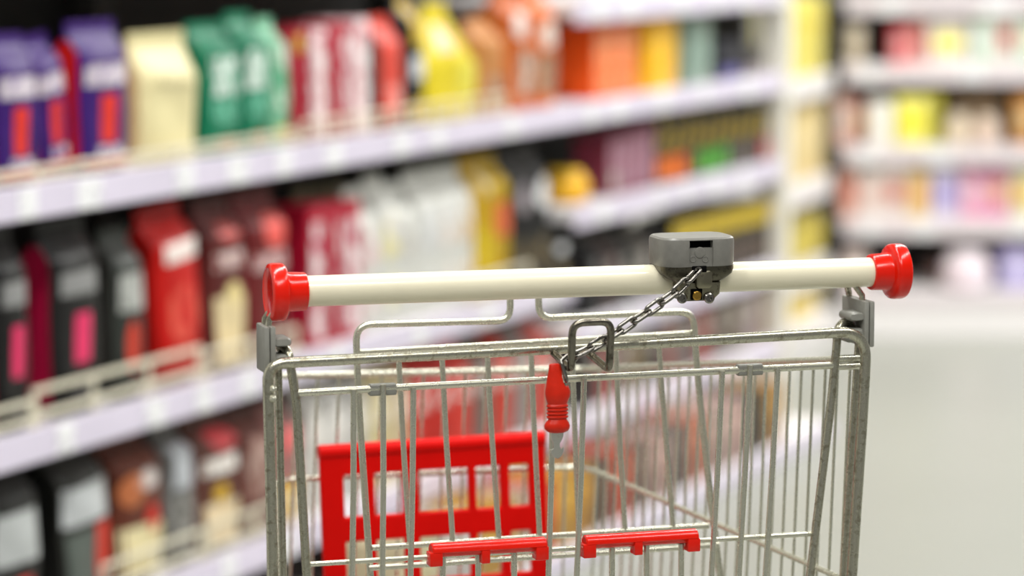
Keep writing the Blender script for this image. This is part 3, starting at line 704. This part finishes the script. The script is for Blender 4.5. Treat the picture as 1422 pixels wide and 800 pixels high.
place(LEFT, ZB, 'bag', 296, 346, 277, foil((96, 36, 34)), [(.1, .9, .6, .7, txt((150, 96, 92), (220, 200, 196), 80, .5), 'title_panel'), (.1, .9, .06, .44, mat((226, 206, 160), .5, var=.15), 'cream_panel'), (.35, .75, .36, .52, mat((236, 216, 150), .5), 'cream_drop', 'round'), (.2, .8, .75, .86, mat((176, 60, 56), .4), 'red_emblem', 'round')], 'brownish red pouch with cream lower panel, right of the glossy red pouch', 'bag', 'foil_pouch', depth=.09)
place(LEFT, ZB, 'bag', 350, 406, 266, foil((112, 30, 32)), [(.3, .95, .66, .86, mat((226, 84, 76), .45), 'red_medallion', 'round'), (.1, .95, .54, .64, txt((160, 90, 90), (226, 206, 204), 80, .5), 'title_panel')], 'maroon pouch with coral medallion behind the left end cap', 'bag', 'foil_pouch', depth=.09)
# bay 2 shelf B
for i, (x0, x1) in enumerate(((430, 452), (455, 476), (479, 502))):
    place(LEFT, ZB, 'box', x0, x1, 286 - i * 3, CRI, [(.15, .85, .05, .88, txt((190, 90, 110), (238, 220, 222), 50, .45), 'vertical_title')] if i != 1 else [(.7, .95, .1, .9, PKW, 'vertical_title')], f'crimson carton just above the push bar, {("nearest", "middle", "farthest")[i]} of the three', 'box', 'carton_box', side=CRI, group='crimson cartons above the push bar', depth=.09)
    place(LEFT, ZB, 'bag', x0 + 1, x1 - 1, 262 - i * 3, foil((186, 176, 146)), [(.2, .8, .6, .85, txt((196, 186, 156), (120, 110, 84), 60, .55))], f'beige paper bag behind the {("nearest", "middle", "farthest")[i]} crimson carton above the push bar', 'bag', 'paper_bag', group='beige bags behind the crimson cartons', t=.15, depth=.07)
WHT = foil((226, 226, 220), var=.08)
wl = ['with soft pink print', 'with yellow print', 'with grey print', 'with silver print', 'tallest', 'beside the yellow pouch']
for i, (x0, x1, yt) in enumerate(((505, 530, 262), (533, 558, 244), (561, 584, 256), (587, 612, 238), (615, 637, 232), (640, 660, 228))):
    pc = [((226, 200, 200), (240, 236, 230)), ((226, 216, 160), (240, 236, 230)), ((200, 196, 190), (234, 234, 230)), ((206, 206, 206), (240, 240, 240)), ((226, 214, 206), (244, 244, 244)), ((216, 190, 160), (240, 236, 230))][i]
    place(LEFT, ZB, 'bag', x0, x1, yt, WHT, [(.1, .9, .45, .75, txt(pc[1], pc[0], 50, .5), 'title_panel'), (.15, .85, .12, .35, txt((230, 228, 220), pc[0], 60, .5), 'picture_panel')], f'white pouch {wl[i]}, {ordn[i]} of six behind the push bar', 'bag', 'foil_pouch', group='white pouches', depth=.09, shoulder=.75)
place(LEFT, ZB, 'bag', 664, 686, 218, foil((206, 164, 20)), [(.2, .9, .72, .9, foil((220, 200, 150)), 'pale_emblem', 'round'), (.1, .9, .1, .5, foil((226, 196, 30)), 'yellow_panel')], 'golden yellow pouch beside the white ones above the push bar', 'bag', 'foil_pouch', depth=.09)
place(LEFT, ZB, 'bag', 688, 711, 214, foil((196, 160, 30)), [(.1, .9, .42, .66, foil((236, 116, 70)), 'orange_panel')], 'yellow pouch with orange panel beside the black pouches', 'bag', 'foil_pouch', depth=.09)
for i, (x0, x1, yt) in enumerate(((716, 738, 212), (741, 765, 204), (768, 792, 198))):
    place(LEFT, ZB, 'bag', x0, x1, yt, foil((30, 29, 30)), [(.15, .85, .55, .78, mat((170, 160, 166) if i == 0 else (244, 244, 246), .3), 'silver_emblem', 'round'), (.2, .8, .1, .35, txt((60, 54, 44), (130, 110, 70), 60, .5))], f'black pouch with silver emblem, {("nearest", "middle", "farthest")[i]} of three left of the coin lock', 'bag', 'foil_pouch', group='black pouches with silver emblem', depth=.09)
# ---- shelf C, bay 1
place(LEFT, ZC, 'bag', -75, -12, 660, foil((40, 40, 38)), [(.1, .9, .5, .8, foil((200, 204, 204), rough=.25), 'silver_panel')], 'black and silver pouch cut by the left photo edge on the lowest shelf', 'bag', 'foil_pouch', depth=.09)
place(LEFT, ZC, 'bag', -6, 62, 640, foil((34, 34, 32)), [(.05, .9, .40, .72, foil((196, 200, 200), rough=.25), 'silver_panel'), (.45, .75, .08, .30, mat((206, 44, 24), .5), 'red_stripe')], 'black pouch with big silver panel in the bottom left corner', 'bag', 'foil_pouch', depth=.09)
place(LEFT, ZC, 'bag', 96, 160, 622, foil((42, 42, 38)), [(.02, .95, .50, .76, foil((206, 210, 212), rough=.25), 'silver_panel'), (.05, .62, .05, .45, foil((96, 104, 98)), 'grey_panel'), (.62, .94, .05, .47, mat((206, 44, 20), .5), 'red_stripe')], 'black and silver pouch with orange-red stripe left of the brown bag', 'bag', 'foil_pouch', depth=.09, roll=-3, side=foil((24, 24, 22)))
BR = foil((104, 50, 34))
place(LEFT, ZC, 'bag', 170, 234, 604, BR, [(.02, .45, .52, .76, foil((206, 120, 74)), 'orange_panel', 'round'), (.3, .8, .62, .76, txt((200, 190, 186), (150, 130, 120), 60, .6), 'title_panel', 'round'), (.02, .98, .02, .38, mat((226, 214, 168), .5, var=.06), 'cream_panel'), (.5, .75, .30, .52, mat((206, 36, 18), .5), 'red_drop', 'round')], 'brown pouch with cream lower half and red drop on the lowest shelf', 'bag', 'foil_pouch', depth=.11)
place(LEFT, ZC, 'bag', 240, 274, 590, foil((120, 120, 118)), [(.1, .9, .55, .85, foil((196, 200, 206), rough=.25), 'silver_panel'), (.1, .9, .1, .5, txt((90, 88, 84), (150, 148, 144), 50, .5))], 'silver-grey pouch between two brown pouches on the lowest shelf', 'bag', 'foil_pouch', depth=.09)
place(LEFT, ZC, 'bag', 280, 338, 578, foil((98, 56, 46)), [(.25, .95, .74, .9, mat((206, 64, 70), .5), 'red_emblem', 'round'), (.08, .92, .58, .70, txt((190, 170, 160), (236, 232, 226), 70, .45), 'title_panel'), (.3, .62, .36, .50, mat((214, 170, 40), .5), 'gold_emblem', 'round'), (.1, .9, .04, .36, mat((226, 206, 170), .5, var=.12), 'cream_panel')], 'brown pouch with red emblem and gold medal, left of the cart post', 'bag', 'foil_pouch', depth=.09)
place(LEFT, ZC, 'bag', 342, 384, 570, foil((110, 60, 52)), [(.1, .9, .3, .8, txt((130, 84, 74), (170, 140, 130), 50, .5))], 'reddish brown pouch directly behind the left cart post', 'bag', 'foil_pouch', depth=.09)
place(LEFT, ZC, 'bag', 387, 422, 560, foil((176, 120, 116)), [(.1, .9, .6, .8, mat((226, 110, 110), .5), 'pink_panel'), (.1, .9, .05, .35, mat((216, 176, 70), .5, var=.2), 'gold_panel')], 'dusty pink pouch with gold base seen between the left cart bars', 'bag', 'foil_pouch', depth=.09)
# bay 2 shelf C
cs_ = [((222, 220, 214), 'white pouch'), ((228, 226, 222), 'bright white pouch'), ((206, 204, 200), 'light grey pouch'), ((224, 210, 160), 'pale yellow pouch'), ((214, 196, 160), 'beige pouch'), ((206, 44, 34), 'red pouch'), ((196, 40, 30), 'deep red pouch'), ((216, 60, 48), 'orange-red pouch'), ((120, 106, 98), 'taupe pouch'), ((206, 60, 44), 'vermilion pouch'), ((150, 140, 136), 'grey pouch'), ((206, 70, 56), 'coral pouch')]
x = 430
for i, (c, nm) in enumerate(cs_):
    w = 26.3; yt = 515 - i * 6
    place(LEFT, ZC, 'bag', x, x + w - 2, yt, foil(c), [(.12, .88, .5, .74, txt(tuple(min(255, v + 20) for v in c), (240, 232, 226), 60, .5), 'title_panel')], f'{nm} on the lowest shelf, seen through the cart, {ordn[i]} from left post', 'bag', 'foil_pouch', group='pouches seen through the cart', depth=.09)
    x += w + (3 if i < 6 else 2)
# bay 3 shelf C and the floor deck
cs_ = [(40, 36, 34), (206, 60, 50), (176, 150, 140), (200, 160, 60), (60, 56, 54), (190, 120, 110), (180, 176, 170), (206, 90, 80), (120, 100, 90), (206, 180, 150), (210, 190, 190), (190, 150, 110)]
nm_ = ['black', 'red', 'rose beige', 'ochre', 'charcoal', 'salmon', 'pale grey', 'coral', 'taupe', 'cream', 'blush', 'camel']
for i, c in enumerate(cs_):
    x0 = 808 + i * 22.6
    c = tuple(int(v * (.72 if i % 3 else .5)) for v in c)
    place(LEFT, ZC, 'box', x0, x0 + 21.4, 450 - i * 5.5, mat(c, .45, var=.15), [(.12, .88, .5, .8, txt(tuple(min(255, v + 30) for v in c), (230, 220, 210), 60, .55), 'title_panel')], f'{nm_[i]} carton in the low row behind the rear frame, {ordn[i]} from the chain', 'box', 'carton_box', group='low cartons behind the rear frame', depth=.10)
cs_ = [((226, 210, 170), 'cream'), ((200, 190, 150), 'sand'), ((206, 196, 190), 'pale'), ((214, 206, 200), 'ivory'), ((196, 150, 50), 'amber'), ((206, 150, 40), 'gold'), ((190, 170, 150), 'almond'), ((206, 60, 30), 'red'), ((206, 156, 46), 'mustard'), ((196, 140, 40), 'ochre'), ((84, 66, 52), 'brown'), ((200, 76, 40), 'rust'), ((110, 92, 80), 'taupe'), ((186, 150, 140), 'dusty pink'), ((90, 84, 78), 'charcoal'), ((190, 110, 80), 'terracotta'), ((170, 150, 140), 'stone'), ((196, 160, 150), 'rose'), ((22, 20, 16), 'black'), ((170, 124, 50), 'bronze'), ((176, 130, 120), 'rosewood'), ((206, 180, 150), 'wheat')]
for i, (c, nm) in enumerate(cs_):
    x0 = 560 + i * 26.5
    if x0 > 1078: break
    place(LEFT, .06, 'box', x0, x0 + 25, (.17 + .02 * math.sin(i * 2.3),), mat(tuple(int(v * .86) for v in c), .5, var=.2), [(.15, .85, .45, .8, txt(tuple(min(255, v + 5) for v in c), tuple(min(255, v + 60) for v in c), 50, .6), 'title_panel')], f'{nm} carton on the floor-level deck, seen through the right side of the cart', 'box', 'carton_box', group='cartons on the floor-level deck', depth=.14, t=-.13)
# ---- corner unit
YE = mat((226, 212, 96), .45, var=.08)
q4 = ('nearest', 'second nearest', 'second farthest', 'farthest')
for k in range(4):
    x0 = 1101 + k * 14.2
    place(CRN, .85, 'box', x0, x0 + 13, -6 + k, YE if k % 2 else mat((232, 220, 116), .45, var=.08), [(.1, .9, .6, .75, mat((222, 200, 80), .5), 'band')], f'tall yellow carton high on the corner shelving, {q4[k]} of four', 'box', 'carton_box', group='tall yellow cartons on the corner shelving', depth=.12)
    place(CRN, .53, 'box', x0, x0 + 13, 142 - k * 3, mat((226, 204, 146), .5, var=.08), [(.1, .9, .4, .7, mat((232, 212, 160), .5), 'band')], f'straw coloured carton midway up the corner shelving, {q4[k]} of four', 'box', 'carton_box', group='straw coloured cartons on the corner shelving', depth=.12)
    place(CRN, .27, 'bag', x0, x0 + 13, 282 - k, foil((206, 190, 90) if k % 2 else (226, 206, 110)), [(.1, .9, .3, .6, foil((236, 214, 90)), 'yellow_panel', 'round')], f'olive yellow pouch low on the corner shelving, {q4[k]} of four', 'bag', 'foil_pouch', group='olive yellow pouches on the corner shelving', depth=.12)
    place(CRN, .10, 'box', x0, x0 + 13, 374, mat((236, 206, 70) if k < 2 else (226, 216, 190), .45), [(.2, .8, .3, .7, mat((246, 226, 140), .5), 'disc', 'round')], f'{"yellow" if k < 2 else "off-white"} carton on the bottom deck of the corner shelving, {q4[k]} of four', 'box', 'carton_box', group='cartons on the corner deck', depth=.12)
# ---- far run
def far(z, kind, x0, x1, yt, c, pc, label, nm='carton_box', cat='box', **k):
    p = [] if kind == 'tub' else [(.12, .88, .3, .72, mat(pc, .5, var=.15), 'picture_panel', k.pop('shape', 'round'))]
    place(FAR, z, kind, x0, x1, yt, mat(c, .5, var=.1, scale=20), p, label, cat, nm, **k)
far(.865, 'tub', 1172, 1203, 36, (214, 200, 176), None, 'beige round tub at the left of the top far shelf', 'round_tub', 'tub', lid=mat((226, 214, 196), .5), depth=.1)
far(.865, 'bag', 1237, 1262, 36, (226, 96, 104), (240, 176, 176), 'coral pink pouch on the top far shelf', 'foil_pouch', 'bag', depth=.08)
far(.865, 'bag', 1264, 1286, 28, (236, 176, 170), (200, 90, 80), 'salmon pouch beside the coral pink one on the top far shelf', 'foil_pouch', 'bag', depth=.08)
far(.865, 'box', 1289, 1345, 30, (236, 226, 216), (244, 232, 60), 'white carton with yellow disc on the top far shelf')
far(.865, 'box', 1350, 1381, 20, (214, 228, 212), (226, 236, 226), 'mint white carton on the top far shelf')
far(.865, 'box', 1383, 1409, 14, (232, 226, 218), (200, 60, 40), 'white carton with red mark on the top far shelf')
far(.865, 'box', 1412, 1450, 20, (206, 226, 210), (236, 226, 200), 'pale green carton cut by the right photo edge')
far(.605, 'bag', 1160, 1185, 132, (240, 196, 180), (246, 226, 216), 'peach and white pouch at the left of the second far shelf', 'foil_pouch', 'bag', depth=.08)
far(.605, 'box', 1188, 1202, 138, (130, 40, 24), (220, 160, 60), 'slim dark red carton with gold disc on the second far shelf')
far(.605, 'box', 1205, 1240, 140, (240, 236, 226), (246, 244, 236), 'plain white carton on the second far shelf')
far(.605, 'box', 1243, 1290, 134, (240, 232, 120), (248, 236, 20), 'bright yellow carton on the second far shelf')
far(.605, 'box', 1292, 1308, 130, (190, 180, 60), (160, 150, 50), 'olive carton beside the bright yellow one')
far(.605, 'tub', 1314, 1352, 160, (232, 214, 190), None, 'cream domed tub on the second far shelf, left of its twin', 'round_tub', 'tub', lid=mat((236, 220, 200), .5), dome=True, depth=.2)
far(.605, 'tub', 1355, 1392, 162, (230, 206, 190), None, 'cream domed tub on the second far shelf, right of its twin', 'round_tub', 'tub', lid=mat((236, 220, 200), .5), dome=True, depth=.2)
far(.605, 'box', 1322, 1390, 128, (160, 134, 104), (176, 150, 120), 'wide light brown carton behind the cream domed tubs', t=.16)
far(.605, 'box', 1408, 1440, 132, (190, 130, 60), (220, 190, 140), 'orange-brown carton at the right edge of the second far shelf')
far(.37, 'bag', 1164, 1190, 232, (236, 186, 170), (226, 130, 110), 'peach pouch at the left of the third far shelf', 'foil_pouch', 'bag', depth=.08)
far(.37, 'box', 1193, 1224, 236, (240, 226, 220), (236, 200, 190), 'white carton with pink oval on the third far shelf')
far(.37, 'box', 1226, 1258, 232, (238, 224, 218), (206, 110, 90), 'white carton with rust oval on the third far shelf')
far(.37, 'box', 1261, 1290, 236, (238, 206, 150), (240, 176, 90), 'apricot carton on the third far shelf')
far(.37, 'box', 1293, 1332, 236, (216, 206, 232), (160, 146, 210), 'lilac carton on the third far shelf')
far(.37, 'bag', 1336, 1368, 232, (240, 170, 200), (246, 206, 220), 'pink pouch with pale disc on the third far shelf', 'foil_pouch', 'bag', depth=.08)
far(.37, 'bag', 1371, 1401, 233, (236, 160, 196), (240, 190, 150), 'pink pouch with apricot disc on the third far shelf', 'foil_pouch', 'bag', depth=.08)
far(.37, 'box', 1405, 1440, 236, (230, 226, 190), (240, 190, 60), 'cream carton with orange disc at the right edge of the third far shelf')
far(.145, 'tub', 1312, 1382, 352, (236, 222, 230), None, 'big white round tub on the bottom far shelf', 'round_tub', 'tub', lid=mat((240, 230, 236), .5), dome=True, depth=.2, lab=mat((230, 200, 216), .5, ink=(246, 236, 242), inks=30), t=-.05)
far(.145, 'box', 1389, 1440, 344, (170, 160, 206), (206, 200, 230), 'lavender carton on the bottom far shelf at the right edge')
far(.145, 'box', 1330, 1370, 340, (110, 40, 60), (140, 60, 80), 'dark wine carton behind the big white tub', t=.24)
far(.145, 'box', 1288, 1308, 362, (90, 66, 60), (130, 96, 90), 'small dark brown carton left of the big white tub', t=.12)
far(.145, 'box', 1170, 1205, 350, (226, 206, 200), (240, 226, 220), 'blush white carton on the bottom far shelf, above the push bar')

# ================================================================== ROOM
fm = mat((155, 157, 149), .36, var=.03, scale=1.5)
b = BM(); box(b, -6, 8, -3, 13, -.05, 0); fl = mk('floor', b, fm, smooth=False); fl['kind'] = 'structure'
WALLM = mat((206, 204, 196), .7, var=.03, scale=2)
b = BM(); box(b, -3, 4.1, .53, .63, 0, 3.4); w1 = mk('wall_left', b, WALLM, smooth=False, loc=LEFT.O, rotz=LEFT.ang); w1['kind'] = 'structure'
b = BM(); box(b, .3, 8, 10.6, 10.7, 0, 3.4); w2 = mk('wall_back', b, WALLM, smooth=False); w2['kind'] = 'structure'
b = BM(); box(b, -6, 8, -3, 13, 3.4, 3.45); w3 = mk('ceiling', b, mat((170, 170, 168), .8, var=.03, scale=2), smooth=False); w3['kind'] = 'structure'

# ------------------------------------------------------------------ light: rows of ceiling tubes
def area(loc, sx_, sy_, e, rz=0, col=(1, .995, .965)):
    l = bpy.data.lights.new('ceiling_lamp', 'AREA'); l.shape = 'RECTANGLE'; l.size = sx_; l.size_y = sy_; l.energy = e; l.color = col
    o = bpy.data.objects.new('ceiling_lamp', l); COL.objects.link(o); o.location = loc; o.rotation_euler = (0, 0, rz)
rz = -PHI
for k in range(5):
    q = -3.2 + k * 2.3
    for t_, e in ((-1.15, 30), (-3.0, 26)):
        p = LEFT.pt(q, t_, 3.3); area(p, .22, 1.9, e, rz)
area((2.2, 8.2, 3.3), 2.2, .25, 60); area((.2, .6, 3.3), 1.6, .25, 16)
w = bpy.data.worlds.new('shop_ambient'); S.world = w; w.use_nodes = True
bg = w.node_tree.nodes['Background']; bg.inputs['Color'].default_value = (1, .995, .97, 1); bg.inputs['Strength'].default_value = .16
